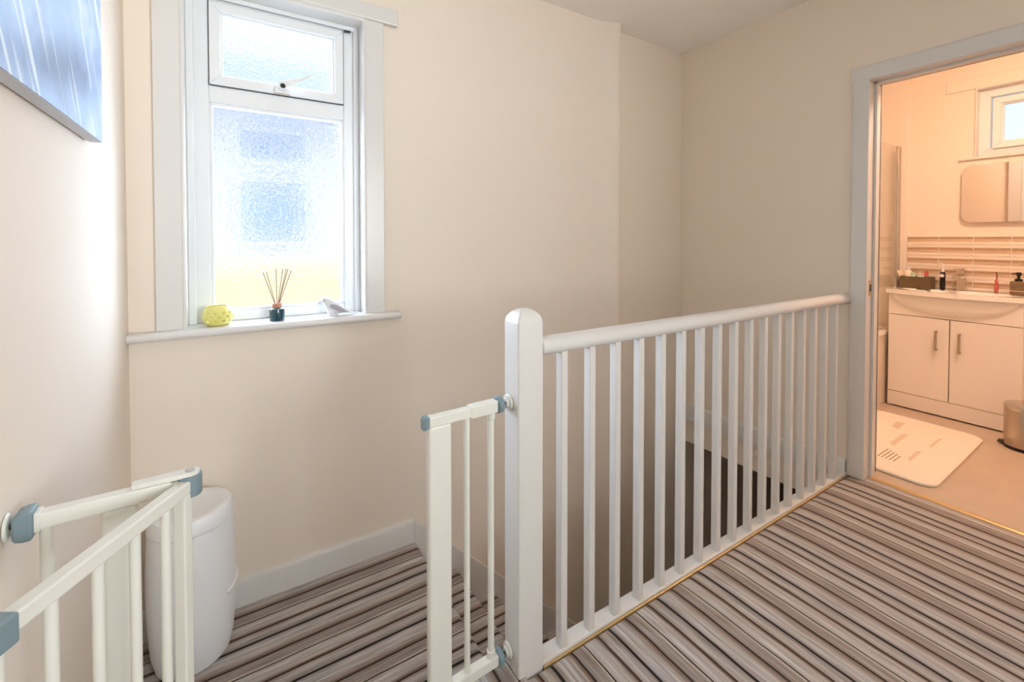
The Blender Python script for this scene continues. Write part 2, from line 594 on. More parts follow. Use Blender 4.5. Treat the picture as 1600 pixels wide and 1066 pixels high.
# striped tiles: every strip is its own piece, on a grout backing
bk = MB().box(XB - .004, XB, .02, 1.245, .80, 1.216).build('tile_backing', M['grout'], wbf)
meshes = {}
pitch_y, pitch_z = .1762, .0786
rows = [(0.0005, .0125, 'tile_dark'), (.0165, .0145, 'tile_mid'), (.0345, .0195, 'tile_light'), (.0575, .0190, 'tile_light')]
for c in range(7):
    y1 = 1.245 - .002 - pitch_y * c
    y0 = y1 - pitch_y + .0045
    for k in range(5):
        for (dz, hh, mk) in rows:
            zt = 1.212 - pitch_z * k - dz
            if zt - hh < .83: continue
            key = mk + str(hh)
            if key not in meshes:
                q = MB().box(-.0075, 0, 0, pitch_y - .0045, -hh, 0)
                t = q.build('tile', M[mk], wbf, local=True)
                meshes[key] = t.data
            else:
                t = bpy.data.objects.new('tile', meshes[key])
                COL.objects.link(t)
                t.parent = wbf
            t.location = (XB, y0, zt)

# ------------------------------------------------------------------ doorway (architrave, lining, strike plate)
d1 = empty('door_1', (XD, .534, 0), 'white painted bathroom doorway frame standing open', 'doorway', kind='structure')
aw = .074
def arch_prof(): pass
b = MB()
b.prism([(XD - .016, dY1), (XD - .020, dY1 + .006), (XD - .020, dY1 + aw - .010), (XD - .012, dY1 + aw), (XD, dY1 + aw), (XD, dY1)], 'Z', 0, dZ + aw)
b.build('architrave', M['gloss'], d1, smooth=True, bevel=.002)
b = MB()
b.prism([(XD - .016, dY0), (XD - .020, dY0 - .006), (XD - .020, dY0 - aw + .010), (XD - .012, dY0 - aw), (XD, dY0 - aw), (XD, dY0)], 'Z', 0, dZ + aw)
b.build('architrave', M['gloss'], d1, smooth=True, bevel=.002)
b = MB()
b.prism([(XD - .0165, dZ), (XD - .0203, dZ + .006), (XD - .0203, dZ + aw - .010), (XD - .012, dZ + aw + .0004), (XD, dZ + aw), (XD, dZ)], 'Y', dY0 - aw + .001, dY1 + aw - .001)
b.build('architrave_head', M['gloss'], d1, smooth=True, bevel=.002)
for yy in (dY1, dY0 - .022):
    MB().box(XD - .002, XD + .135, yy - (0 if yy == dY1 else 0), yy + .022, 0, dZ + .02).build('jamb_lining', M['gloss'], d1, bevel=.002)
MB().box(XD - .002, XD + .135, dY0, dY1, dZ, dZ + .022).build('head_lining', M['gloss'], d1, bevel=.002)
# door stops
MB().box(XD + .045, XD + .085, dY1 - .012, dY1, 0, dZ).build('door_stop', M['gloss'], d1, bevel=.002)
MB().box(XD + .045, XD + .085, dY0, dY1, dZ - .012, dZ).build('door_stop', M['gloss'], d1, bevel=.002)
sp_ = MB().box(XD + .012, XD + .036, dY1 - .0025, dY1 + .001, .915, .99).build('strike_plate', M['gold'], d1, bevel=.002)
MB().box(XD + .017, XD + .031, dY1 - .004, dY1 - .002, .935, .97).build('latch_hole', M['black'], sp_)
# inner architrave on the bathroom side
MB().box(XD + .12, XD + .14, dY1, dY1 + aw, 0, dZ + aw).build('architrave', M['gloss'], d1, bevel=.003)
MB().box(XD + .12, XD + .14, dY0 - aw, dY0, 0, dZ + aw).build('architrave', M['gloss'], d1, bevel=.003)
MB().box(XD + .12, XD + .14, dY0, dY1, dZ, dZ + aw).build('architrave_head', M['gloss'], d1, bevel=.003)

# ------------------------------------------------------------------ stair window
w1 = empty('window_1', (.17, YW, .875), 'white framed window of textured obscure glass above the quarter landing', 'window', kind='structure')
def frame_bars(mb, x0, x1, z0, z1, w, y0, y1):
    """mitred frame, four bars"""
    for q in ([(x0, z0), (x1, z0), (x1 - w, z0 + w), (x0 + w, z0 + w)], [(x1, z0), (x1, z1), (x1 - w, z1 - w), (x1 - w, z0 + w)],
              [(x1, z1), (x0, z1), (x0 + w, z1 - w), (x1 - w, z1 - w)], [(x0, z1), (x0, z0), (x0 + w, z0 + w), (x0 + w, z1 - w)]):
        mb.prism(q, 'Y', y0, y1)
    return mb
# casing boards on the wall face
MB().box(-.229, wx0 + .004, YW - .018, YW, .86, 2.129).build('casing', M['gloss'], w1, bevel=.003)
MB().box(wx1 - .004, .562, YW - .018, YW, .86, 2.129).build('casing', M['gloss'], w1, bevel=.003)
MB().box(XL + .03, .626, YW - .024, YW, 2.129, 2.199).build('casing_head', M['gloss'], w1, bevel=.006, seg=3)
# reveal boards with rounded inner edge
MB().box(wx0 - .004, wx0 + .008, YW - .022, 2.10, .86, 2.13).build('reveal_board', M['gloss'], w1, bevel=.005, seg=3)
MB().box(wx1 - .008, wx1 + .004, YW - .022, 2.10, .86, 2.13).build('reveal_board', M['gloss'], w1, bevel=.005, seg=3)
MB().box(wx0, wx1, YW - .022, 2.10, 2.115, 2.132).build('reveal_board', M['gloss'], w1, bevel=.005, seg=3)
# sill with rounded nosing
zs = .875
pr = [(2.08, zs), (1.916, zs)]
for i in range(9):
    a = PI / 2 + PI * i / 8
    pr.append((1.916 + .0155 * math.cos(a), zs - .0155 + .0155 * math.sin(a)))
pr += [(2.08, zs - .031)]
MB().prism(pr, 'X', XL, .622).build('sill', M['gloss'], w1, smooth=True, bevel=.003)
# outer frame + mullions
b = MB()
fy0, fy1 = 2.035, 2.10
b.box(wx0, -.072, fy0, fy1, zs, 2.13)
b.box(.412, wx1, fy0, fy1, zs, 2.13)
b.box(-.072, .412, fy0, fy1, zs, .912)
b.box(-.072, .412, fy0, fy1, 2.090, 2.13)
b.box(-.072, .412, fy0, fy1, 1.712, 1.775)
b.build('frame', M['upvc'], w1, bevel=.004, seg=2)
# inner step strip on the sides of the frame
for x0_, x1_ in ((wx0 + .008, -.118), (.452, wx1 - .008)):
    MB().box(x0_, x1_, 2.018, 2.036, zs, 2.118).build('frame_cover_strip', M['upvc'], w1, bevel=.003)
MB().box(wx0 + .01, wx1 - .01, 2.020, 2.036, 2.098, 2.116).build('frame_cover_strip', M['upvc'], w1, bevel=.003)
# beads around the fixed pane
frame_bars(MB(), -.072, .412, .912, 1.712, .010, 2.042, 2.07).build('glazing_bead', M['upvc'], w1, bevel=.002)
MB().box(-.066, .406, 2.058, 2.062, .918, 1.706).build('pane', M['obscure'], w1)
# top-hung sash
sh = frame_bars(MB(), -.070, .410, 1.777, 2.088, .036, 2.022, 2.08).build('sash', M['upvc'], w1, bevel=.003)
frame_bars(MB(), -.034, .374, 1.813, 2.052, .008, 2.034, 2.07).build('glazing_bead', M['upvc'], sh, bevel=.002)
MB().box(-.030, .370, 2.052, 2.056, 1.817, 2.048).build('pane', M['obscure'], sh)
frame_bars(MB(), -.0725, .4125, 1.7745, 2.0905, .003, 2.030, 2.034).build('gasket', M['rubber'], sh)
# espag handle
hx, hz = .172, 1.792
hb = MB().box(hx - .026, hx + .026, 2.004, 2.024, hz - .016, hz + .012).build('handle', M['upvc'], sh, bevel=.005, seg=3)
b = MB()
b.tube((hx, 2.014, hz + .012), (hx, 1.986, hz + .012), .019, .017, 24)
rings = []
for t in range(9):
    f = t / 8
    cx = hx + .006 + .098 * f
    cz = hz + .020 + .030 * f + .022 * f * f
    d = Vector((.098, 0, .030 + .044 * f)).normalized()
    rings.append(ellipse_ring((cx, 1.992 - .004 * math.sin(PI * f), cz), (-d.z, 0, d.x), (0, 1, 0), .014 * (1 - .55 * min(1, f * 1.6)) + .0005, .006, 12))
b.loft(rings)
b.build('handle_lever', M['upvc'], sh, smooth=True)
MB().tube((hx + .001, 1.9865, hz + .010), (hx + .001, 1.9845, hz + .010), .0095, .0095, 20).build('key_cylinder', M['black'], sh)
MB().box(hx - .024, hx + .028, 2.002, 2.018, hz - .019, hz - .015).build('handle_spindle', M['brushed'], sh)
MB().tube((.415, 2.028, 2.093), (.440, 2.020, 2.092), .005, .005, 10).build('stay_knob', M['bolt'], w1)

# ------------------------------------------------------------------ bathroom window
w2 = empty('window_2', (XB, .5, bwZ0), 'small white framed bathroom window above the mirror', 'window', kind='structure')
def frame_bars_x(mb, y0, y1, z0, z1, w, x0, x1):
    for q in ([(y0, z0), (y1, z0), (y1 - w, z0 + w), (y0 + w, z0 + w)], [(y1, z0), (y1, z1), (y1 - w, z1 - w), (y1 - w, z0 + w)],
              [(y1, z1), (y0, z1), (y0 + w, z1 - w), (y1 - w, z1 - w)], [(y0, z1), (y0, z0), (y0 + w, z0 + w), (y0 + w, z1 - w)]):
        mb.prism(q, 'X', x0, x1)
    return mb
frame_bars_x(MB(), bwY0, bwY1, bwZ0, bwZ1, .060, XB + .045, XB + .11).build('frame', M['upvc'], w2, bevel=.003)
s2 = frame_bars_x(MB(), bwY0 + .062, bwY1 - .072, bwZ0 + .052, bwZ1 - .075, .040, XB + .03, XB + .10).build('sash', M['upvc'], w2, bevel=.003)
frame_bars_x(MB(), bwY0 + .100, bwY1 - .110, bwZ0 + .090, bwZ1 - .113, .010, XB + .045, XB + .08).build('glazing_bead', M['upvc'], s2, bevel=.002)
MB().box(XB + .068, XB + .072, bwY0 + .105, bwY1 - .115, bwZ0 + .095, bwZ1 - .118).build('pane', M['glass'], s2)
MB().box(XB - .02, XB + .045, bwY0 - .03, .975, bwZ0 - .014, bwZ0).build('sill', M['gloss'], w2, bevel=.004)
MB().box(XB - .010, XB, bwY0 - .05, 1.046, bwZ1 + .004, bwZ1 + .085).build('casing_head', M['wall'], w2, bevel=.005, seg=3)
MB().box(XB - .012, XB + .05, bwY1 - .006, bwY1 + .004, bwZ0, bwZ1 + .004).build('reveal_board', M['gloss'], w2, bevel=.003)
MB().box(XB - .012, XB + .05, bwY0 - .004, bwY1 + .004, bwZ1 - .004, bwZ1 + .006).build('reveal_board', M['gloss'], w2, bevel=.003)

# rear window, added out of view to let fill light onto the landing
w3 = empty('added_fill_window', (1.0, -1.5, .75), 'white framed clear window added in the rear landing wall for fill light', 'window', kind='structure')
frame_bars(MB(), .35, 1.65, .75, 2.2, .06, -1.58, -1.52).build('frame', M['upvc'], w3, bevel=.004)
MB().box(.97, 1.03, -1.58, -1.52, .8, 2.15).build('mullion', M['upvc'], w3, bevel=.004)
MB().box(.40, .98, -1.552, -1.548, .80, 2.15).build('pane', M['glass'], w3)
MB().box(1.02, 1.60, -1.552, -1.548, .80, 2.15).build('pane', M['glass'], w3)

# ================================================================== OUTSIDE
M['absorber_brick'] = mat('dark_absorber_brick', (104, 90, 82), 0.9, var=0.12, bscale=14)  # kept dark so less lamp light bounces onto the neighbouring house
b = MB()  # unseen outer cladding, added to absorb the lamps outside the frosted window
b.box(-3.0, wx0, 2.161, 2.22, ZH, 2.9)
b.box(wx1, 5.0, 2.161, 2.22, ZH, 2.9)
b.box(wx0, wx1, 2.161, 2.22, ZH, wz0)
b.box(wx0, wx1, 2.161, 2.22, wz1, 2.9)
o = b.build('absorber_cladding', M['absorber_brick'])
tag(o, 'dark brick cladding added around the frosted window to absorb bounced light', 'wall', kind='structure')
o = MB().box(-30, 30, -30, 40, ZH - .25, ZH - .12).build('ground', M['ground'])
tag(o, 'grey paved ground around the house', 'ground', kind='structure')
nh = empty('neighbour_house', (0, 6.2, ZH - .12), 'pale rendered neighbouring house seen blurred through the frosted window', 'house')
MB().box(-4, 7, 6.2, 9, ZH - .12, .92).build('lower_wall', M['creamout'], nh)
MB().box(-4, 7, 6.25, 9, .92, 2.75).build('wall', M['brick'], nh)
for (za, zb) in ((1.12, 1.95), (2.12, 2.55)):
    f_ = frame_bars(MB(), .03, .83, za, zb, .05, 6.16, 6.26).build('window_frame', M['upvc'], nh)
    MB().box(.08, .78, 6.20, 6.24, za + .05, zb - .05).build('pane', M['winblue'], f_)
MB().prism([(5.9, 2.72), (7.6, 3.9), (9.3, 2.72)], 'X', -4.2, 7.2).build('roof', mat('slate_blue_grey', (178, 190, 214), .8), nh)

# ================================================================== BALUSTRADE
bl = empty('balustrade', (.68, 1.01, -.2), 'white painted landing balustrade with round handrail and square newel post', 'balustrade')
# newel with a rounded head
nx0, nx1, ny0, ny1 = .640, .722, .985, 1.060
b = MB()
rings = []
for (z, ins, sq) in ((-.40, 0, 0), (.962, 0, 0), (.974, .002, 0), (.984, .007, 0), (.992, .014, 0), (.998, .023, 0), (1.0005, .033, 0)):
    x0, x1, y0, y1 = nx0 + ins, nx1 - ins, ny0 + ins, ny1 - ins
    rings.append([(x0, y0, z), (x1, y0, z), (x1, y1, z), (x0, y1, z)])
b.loft(rings)
b.build('newel_post', M['gloss'], bl, smooth=True, bevel=.005, seg=3)
# handrail: rounded oval with flat underside
hp = []
for i in range(20):
    a = 2 * PI * i / 20
    y = 1.006 + .030 * math.cos(a)
    z = .891 + (.028 if math.sin(a) > 0 else .024) * math.sin(a)
    hp.append((y, z))
MB().prism(hp, 'X', nx1 - .004, XD - .012).build('handrail', M['gloss'], bl, smooth=True, bevel=.006, seg=3)
MB().box(nx1 - .002, XD - .002, .9865, 1.034, -.012, .006).build('base_rail', M['gloss'], bl, bevel=.003)
me = None
for k in range(17):
    if me is None:
        q = MB().box(-.0118, .0118, -.0135, .0135, .004, .872)
        o = q.build('baluster', M['gloss'], bl, bevel=.003, local=True)
        me = o.data
    else:
        o = bpy.data.objects.new('baluster', me)
        COL.objects.link(o)
        o.parent = bl
        md = o.modifiers.new('bevel', 'BEVEL')
        md.width, md.segments = .003, 2
    o.location = (.8012 + .1069 * k - bl.location.x, 1.0035 - bl.location.y, .2)
# fascia below the base rail
MB().box(nx1, XD, 1.030, 1.040, -.26, -.012).build('fascia_board', M['gloss'], bl)

# ================================================================== SAFETY GATE
GA = math.atan2(.040, .944)
gt = empty('safety_gate', (XL, .992, 0), 'white metal stair safety gate with grey-blue fittings, standing open', 'safety gate', rz=GA)
def gb(mb, name, m, parent=None, **kw):
    return mb.build(name, m, parent or gt, local=True, **kw)
gw = .9445   # clear width in gate coordinates
ZT0, ZT1 = .731, .757
# right side frame
gb(MB().box(.694, .822, -.0115, .0115, ZT0, ZT1), 'top_rail', M['gate'], bevel=.003)
gb(MB().box(.818, .900, -.0135, .0135, ZT0 - .003, ZT1 + .003), 'rail_sleeve', M['gate'], bevel=.003)
gb(MB().box(.701, .764, -.011, .011, .040, ZT0 + .003), 'latch_post', M['gate'], bevel=.008, seg=3)
gb(MB().box(.688, .6965, -.010, .010, ZT1 - .030, ZT1 - .001), 'latch_catch', M['teal'], bevel=.002)
gb(MB().box(.692, .704, -.0125, .0125, ZT1 - .026, ZT1 + .002), 'latch_cap', M['teal'], bevel=.002)
gb(MB().tube((.811, 0, .05), (.811, 0, ZT0 + .002), .0078), 'bar', M['gate'], smooth=True)
gb(MB().tube((.884, 0, .05), (.884, 0, ZT0 + .002), .0088), 'bar', M['gate'], smooth=True)
for z0, z1 in ((ZT0 - .020, ZT0), (.060, .082)):
    gb(MB().tube((.884, 0, z0), (.884, 0, z1), .0115), 'bar_collar', M['gate'], smooth=True, bevel=.002)
# bottom rail across the opening
gb(MB().box(.045, .905, -.0125, .0125, .034, .062), 'bottom_rail', M['gate'], bevel=.003)
# left side frame
gb(MB().box(.034, .205, -.0115, .0115, ZT0, ZT1), 'top_rail', M['gate'], bevel=.003)
gb(MB().box(.032, .040, -.0135, .0135, ZT0 - .002, ZT1 + .002), 'rail_end_cap', M['gate'], bevel=.002)
gb(MB().box(.110, .158, -.011, .011, .040, ZT0 + .003), 'hinge_post', M['gate'], bevel=.008, seg=3)
gb(MB().tube((.045, 0, .05), (.045, 0, ZT0 + .002), .0085), 'bar', M['gate'], smooth=True)
# tension adjusters: knob, bolt and wall cup
for z, top in (((ZT0 + ZT1) / 2, True), (.048, False)):
    k = gb(MB().tube((.901, 0, z), (.917, 0, z), .0225, .0225, 24), 'adjuster_knob', M['teal'], smooth=True, bevel=.004, seg=3)
    gb(MB().tube((.915, 0, z), (.934, 0, z), .0045, .0045, 12), 'bolt', M['bolt'], smooth=True)
    c = MB().tube((.929, 0, z), (.936, 0, z), .011, .015, 24).tube((.936, 0, z), (.9435, 0, z), .0205, .022, 24)
    gb(c, 'wall_cup', M['gate'], smooth=True, bevel=.002)
    rr = []
    for (xx, hh) in ((.010, .016), (.014, .021), (.022, .0235), (.030, .0235), (.034, .021)):
        rr.append([(xx, yy, z + zz) for (yy, zz) in ((-.019, -hh), (.019, -hh), (.019, hh * .9), (-.019, hh))])
    gb(MB().loft(rr), 'adjuster_clip', M['teal'], smooth=True, bevel=.004, seg=3)
    gb(MB().tube((.002, 0, z), (.014, 0, z), .0045, .0045, 12), 'bolt', M['bolt'], smooth=True)
    gb(MB().tube((.001, 0, z), (.005, 0, z), .0215, .018, 24), 'wall_cup', M['gate'], smooth=True, bevel=.001)
# hinge head
hx0 = .232
gb(MB().box(.200, hx0, -.0105, .0105, ZT0 + .004, ZT1 - .004), 'hinge_tongue', M['gate'], bevel=.003)
hc = gb(MB().tube((hx0, 0, ZT0 - .010), (hx0, 0, ZT1 + .002), .0185, .0185, 28), 'hinge_cap', M['teal'], smooth=True, bevel=.002)
rr = []
pl = []
for i in range(13):
    a = -PI / 2 + PI * i / 12
    pl.append((hx0 + .0145 * math.cos(a), .0145 * math.sin(a)))
pl += [(.150, .0105), (.150, -.0105)]
hp_ = gb(MB().prism(pl, 'Z', ZT1 + .0005, ZT1 + .0085), 'hinge_cover', M['gate'], smooth=True, bevel=.0015)
gb(MB().tube((hx0, 0, ZT1 + .008), (hx0, 0, ZT1 + .0105), .0075, .0075, 20), 'hinge_pin', M['steel'], hp_, smooth=True)
# swinging leaf (rotates at the hinge, folded towards the picture wall)
leaf = bpy.data.objects.new('leaf_rail', None)
wdir = math.atan2(-.252, -.155) - GA
cl, sl_ = math.cos(wdir), math.sin(wdir)
lm = MB().box(.012, .305, -.011, .011, ZT0 - .002, ZT1 - .004)
bpy.data.objects.remove(leaf)
leaf = gb(lm, 'leaf', M['gate'], bevel=.003)
leaf.location = (hx0, 0, 0)
leaf.rotation_euler = (0, 0, wdir)
def lb(mb, name, m, **kw):
    return mb.build(name, m, leaf, local=True, **kw)
lb(MB().box(.010, .030, -.011, .011, .075, ZT0), 'leaf_post', M['gate'], bevel=.003)
for t in (.060, .122, .185, .250):
    lb(MB().tube((t, 0, .09), (t, 0, ZT0), .0075), 'bar', M['gate'], smooth=True)
lb(MB().box(.372, .392, -.011, .011, .075, ZT0), 'leaf_post', M['gate'], bevel=.003)
lb(MB().tube((.312, 0, .09), (.312, 0, ZT0), .0075), 'bar', M['gate'], smooth=True)
lb(MB().box(.010, .392, -.011, .011, .072, .097), 'leaf_bottom_rail', M['gate'], bevel=.003)
lb(MB().box(.298, .392, -.0150, .0150, ZT0 - .012, ZT1 - .001), 'latch_handle', M['teal'], bevel=.004, seg=3)

# ================================================================== THINGS ON THE QUARTER LANDING AND WALL
bn = empty('lidded_bin', (-.127, 1.812, ZQ), 'tall white round plastic bin with lid standing on the quarter landing', 'bin')
c = (-.127, 1.812, ZQ)
MB().lathe([(.092, 0), (.104, .004), (.114, .05), (.121, .14), (.124, .24), (.1235, .33), (.121, .40), (.1185, .448), (.116, .45)], c, 48).build('body', M['binw'], bn, smooth=True)
MB().lathe([(.1175, .452), (.1200, .455), (.1185, .482), (.112, .498), (.100, .503), (.085, .499), (.05, .494), (.0, .493)], c, 48).build('lid', M['binw'], bn, smooth=True)
q = MB()
ring = []
for i in range(25):
    a = math.radians(-38 + 80 * i / 24)
    ring.append(ellipse_ring((c[0] + .1255 * math.cos(a), c[1] + .1255 * math.sin(a), ZQ + .222 + .016 * math.sin(a)), (math.cos(a), math.sin(a), 0), (0, 0, 1), .004, .006, 8))
q.loft(ring)
q.build('grip_band', M['binw'], bn, smooth=True)

pc = empty('canvas_print', (XL + .004, 1.0, 1.431), 'blue blurred abstract canvas print on the wall by the window', 'picture')
MB().box(XL + .004, XL + .030, .55, 1.482, 1.431, 2.05).build('stretcher', M['picedge'], pc, bevel=.002)
MB().box(XL + .030, XL + .0315, .551, 1.481, 1.432, 2.049).build('print', M['print'], pc)

# ================================================================== SILL ORNAMENTS
# tea-light holder with heart cut-outs
ph = empty('candle_holder', (-.052, 1.966, zs), 'yellow ceramic tea light holder pierced with small hearts', 'candle holder')
pc0 = (0, 0, 0)
outer = [(.030, 0), (.034, .001), (.043, .012), (.0485, .028), (.049, .038), (.046, .053), (.040, .063), (.0375, .067), (.0378, .071), (.0355, .072)]
inner = [(.0335, .071), (.035, .064), (.0425, .052), (.0452, .038), (.044, .028), (.039, .014), (.028, .006), (.0, .005)]
q = MB().lathe(outer + inner, pc0, 64)
pot = q.build('body', M['yellow'], None, smooth=True, local=True)
def heart(n=14, s=.0062):
    pts = []
    for i in range(n):
        t = 2 * PI * i / n
        x = 16 * math.sin(t) ** 3
        z = 13 * math.cos(t) - 5 * math.cos(2 * t) - 2 * math.cos(3 * t) - math.cos(4 * t)
        pts.append((x / 16 * s, z / 16 * s))
    return pts
cb = MB()
for r_, (hz_, ph_) in enumerate(((.020, 0), (.034, .5), (.048, 0))):
    for i in range(11):
        a = 2 * PI * (i + ph_) / 11
        er = Vector((math.cos(a), math.sin(a), 0)); et = Vector((-math.sin(a), math.cos(a), 0))
        rings = []
        for rad in (.033, .056):
            rings.append([er * rad + et * p[0] + Vector((0, 0, hz_ + p[1])) for p in heart()])
        cb.loft(rings)
cut = cb.build('cutter', M['yellow'], None, local=True)
md = pot.modifiers.new('cut', 'BOOLEAN')
md.object = cut
md.operation = 'DIFFERENCE'
md.solver = 'EXACT'
dg = bpy.context.evaluated_depsgraph_get()
nm = bpy.data.meshes.new_from_object(pot.evaluated_get(dg))
pot.modifiers.clear()
pot.data = nm
bpy.data.objects.remove(cut)
pot.parent = ph

df = empty('reed_diffuser', (.142, 1.955, zs), 'teal glass reed diffuser with pale wooden collar and thin reeds', 'diffuser')
c = (.142, 1.955, zs)
MB().lathe([(.024, 0), (.0265, .002), (.0272, .012), (.0272, .040), (.0262, .046), (.021, .050), (.0165, .051)], c, 36).build('bottle', M['bottle'], df, smooth=True)
MB().lathe([(.0172, .050), (.0182, .052), (.0182, .067), (.0172, .0685), (.006, .0685)], c, 30).build('collar', M['wood'], df, smooth=True)
for (tx, ty, tz) in ((-.047, -.008, .192), (-.035, .012, .194), (-.002, -.004, .204), (.022, .006, .202), (.034, -.006, .204), (.041, .014, .201), (.050, -.010, .196)):
    b0 = (c[0] + tx * .12, c[1] + ty * .2, c[2] + .060)
    MB().tube(b0, (c[0] + tx, c[1] + ty, c[2] + tz - .032 + .030), .00135, .00135, 8).build('reed', M['reed'], df)

bd = empty('bird_ornament', (.345, 1.955, zs), 'small white and silver ceramic bird figurine', 'ornament')
bx, by = .345, 1.955
def bring(x, z, w, h, tilt=0.0, n=14):
    u = Vector((0, 1, 0)); v = Vector((math.sin(tilt), 0, math.cos(tilt)))
    return ellipse_ring((bx + x, by, zs + z), u, v, w, h, n)
body = [bring(-.044, .062, .003, .003, -.2), bring(-.041, .062, .011, .012, -.2), bring(-.032, .062, .0170, .0185, -.1), bring(-.022, .056, .0180, .0215, .2),
        bring(-.012, .044, .0205, .0245, .5), bring(-.002, .034, .0245, .028, .6), bring(.012, .027, .0245, .0255, .5), bring(.026, .022, .0185, .018, .35),
        bring(.040, .018, .0115, .0105, .25), bring(.058, .014, .0085, .0055, .2), bring(.080, .009, .0095, .0035, .15), bring(.092, .007, .007, .0025, .1)]
MB().loft(body).build('body', M['birdw'], bd, smooth=True)
MB().tube((bx - .042, by, zs + .061), (bx - .058, by, zs + .057), .0045, .0006, 10).build('beak', M['birds'], bd, smooth=True)
for s in (-1, 1):
    wr = []
    for (x, z, h, w) in ((-.012, .046, .004, .002), (-.004, .042, .009, .004), (.010, .036, .011, .005), (.026, .028, .010, .004), (.044, .020, .006, .003), (.062, .013, .003, .0015)):
        wr.append(ellipse_ring((bx + x, by + s * (.022 - .10 * max(0, x) * 1.0 + .06 * min(0, x)), zs + z), (0, 1, 0), (.3, 0, .95), w + .002, h, 10))
    MB().loft(wr).build('wing', M['birds'], bd, smooth=True)
    MB().tube((bx - .033, by + s * .0145, zs + .067), (bx - .033, by + s * .0185, zs + .067), .0022, .0022, 8).build('eye', M['black'], bd)
MB().lathe([(.017, 0), (.019, .002), (.018, .010), (.012, .016)], (bx + .002, by, zs), 20, 1.15, 1.0).build('base', M['birdw'], bd, smooth=True)

# ================================================================== BATHROOM
vu = empty('vanity_unit', (4.0, .935, 0), 'white gloss two-door vanity cabinet under the basin', 'cabinet')
vy0, vy1, vx = .612, 1.258, 4.0
vxb = XB - .012
q = MB()
q.box(vx + .018, vxb, vy0, vy0 + .016, .0, .808)
q.box(vx + .018, vxb, vy1 - .016, vy1, .0, .808)
q.box(vx + .018, vxb, vy0 + .016, vy1 - .016, .10, .116)
q.box(vxb - .006, vxb, vy0 + .016, vy1 - .016, .10, .70)
q.build('carcass', M['vanity'], vu)
MB().box(vx, vx + .018, vy0, vy1, .662, .808).build('fascia', M['vanity'], vu, bevel=.0015)
MB().box(vx + .002, vx + .018, vy0, vy1, .010, .108).build('plinth', M['vanity'], vu, bevel=.0015)
for y0, y1, hy in ((vy0, .9335, .884), (.9365, vy1, .998)):
    dr = MB().box(vx, vx + .018, y0 + .001, y1 - .001, .112, .658).build('door', M['vanity'], vu, bevel=.0015)
    hdl = MB()
    hdl.box(vx - .030, vx - .022, hy - .007, hy + .007, .448, .580)
    hdl.box(vx - .024, vx, hy - .006, hy + .006, .448, .458)
    hdl.box(vx - .024, vx, hy - .006, hy + .006, .570, .580)
    hdl.build('handle', M['brushed'], dr, bevel=.002)

bs = empty('basin', (4.1, .935, .81), 'white ceramic vanity basin with bowed front', 'basin')
zb = .840
N = 28
b = MB()
yb0, yb1 = .600, 1.272
def front(y):
    t = (y - yb0) / (yb1 - yb0) * 2 - 1
    return 3.990 - .055 * max(0, 1 - abs(t) ** 2.6)
nx_ = 16
grid = []
for i in range(N + 1):
    y = yb0 + (yb1 - yb0) * i / N
    row = []
    for j in range(nx_ + 1):
        x = front(y) + (XB - .010 - front(y)) * j / nx_
        r2 = ((y - .935) / .25) ** 2 + ((x - 4.075) / .112) ** 2
        z = zb - (.10 * (1 - r2) ** .5 if r2 < 1 else 0)
        row.append(b.bm.verts.new((x, y, z)))
    grid.append(row)
for i in range(N):
    for j in range(nx_):
        b.bm.faces.new((grid[i][j], grid[i + 1][j], grid[i + 1][j + 1], grid[i][j + 1]))
edge = [grid[i][0] for i in range(N + 1)] + [grid[N][j] for j in range(1, nx_ + 1)] + [grid[i][nx_] for i in range(N - 1, -1, -1)] + [grid[0][j] for j in range(nx_ - 1, 0, -1)]
low = [b.bm.verts.new((v.co.x, v.co.y, zb - .030)) for v in edge]
n = len(edge)
for i in range(n):
    b.bm.faces.new((edge[i], edge[(i + 1) % n], low[(i + 1) % n], low[i]))
b.build('basin_top', M['ceramic'], bs, smooth=True)
b = MB()
ring = []
for k in range(9):
    f = k / 8
    s_ = math.cos(f * PI / 2)
    ring.append([(4.0 + .010 - (.048 * s_ + .004) * math.cos(PI * (i / 24) - PI / 2) ** .8, .935 + (.30 * s_ + .01) * math.sin(PI * (i / 24) - PI / 2), .812 - .135 * math.sin(f * PI / 2)) for i in range(25)])
b.loft(ring, cap=False)
b.build('bowl', M['ceramic'], bs, smooth=True)
MB().tube((4.158, .935, zb - .052), (4.150, .935, zb - .05), .012, .012, 16).build('overflow_ring', M['steel'], bs, smooth=True)

tp = empty('basin_tap', (4.225, .930, zb), 'square chrome mixer tap on the white basin', 'tap')
MB().box(4.200, 4.246, .908, .952, zb - .002, zb + .085).build('tap_body', M['steel'], tp, bevel=.004)
MB().box(4.090, 4.246, .910, .950, zb + .085, zb + .110).build('spout', M['steel'], tp, bevel=.004)
MB().box(4.190, 4.248, .909, .951, zb + .114, zb + .150).build('cartridge', M['steel'], tp, bevel=.004)
MB().box(4.085, 4.235, .915, .945, zb + .149, zb + .156).build('lever', M['steel'], tp, bevel=.002)

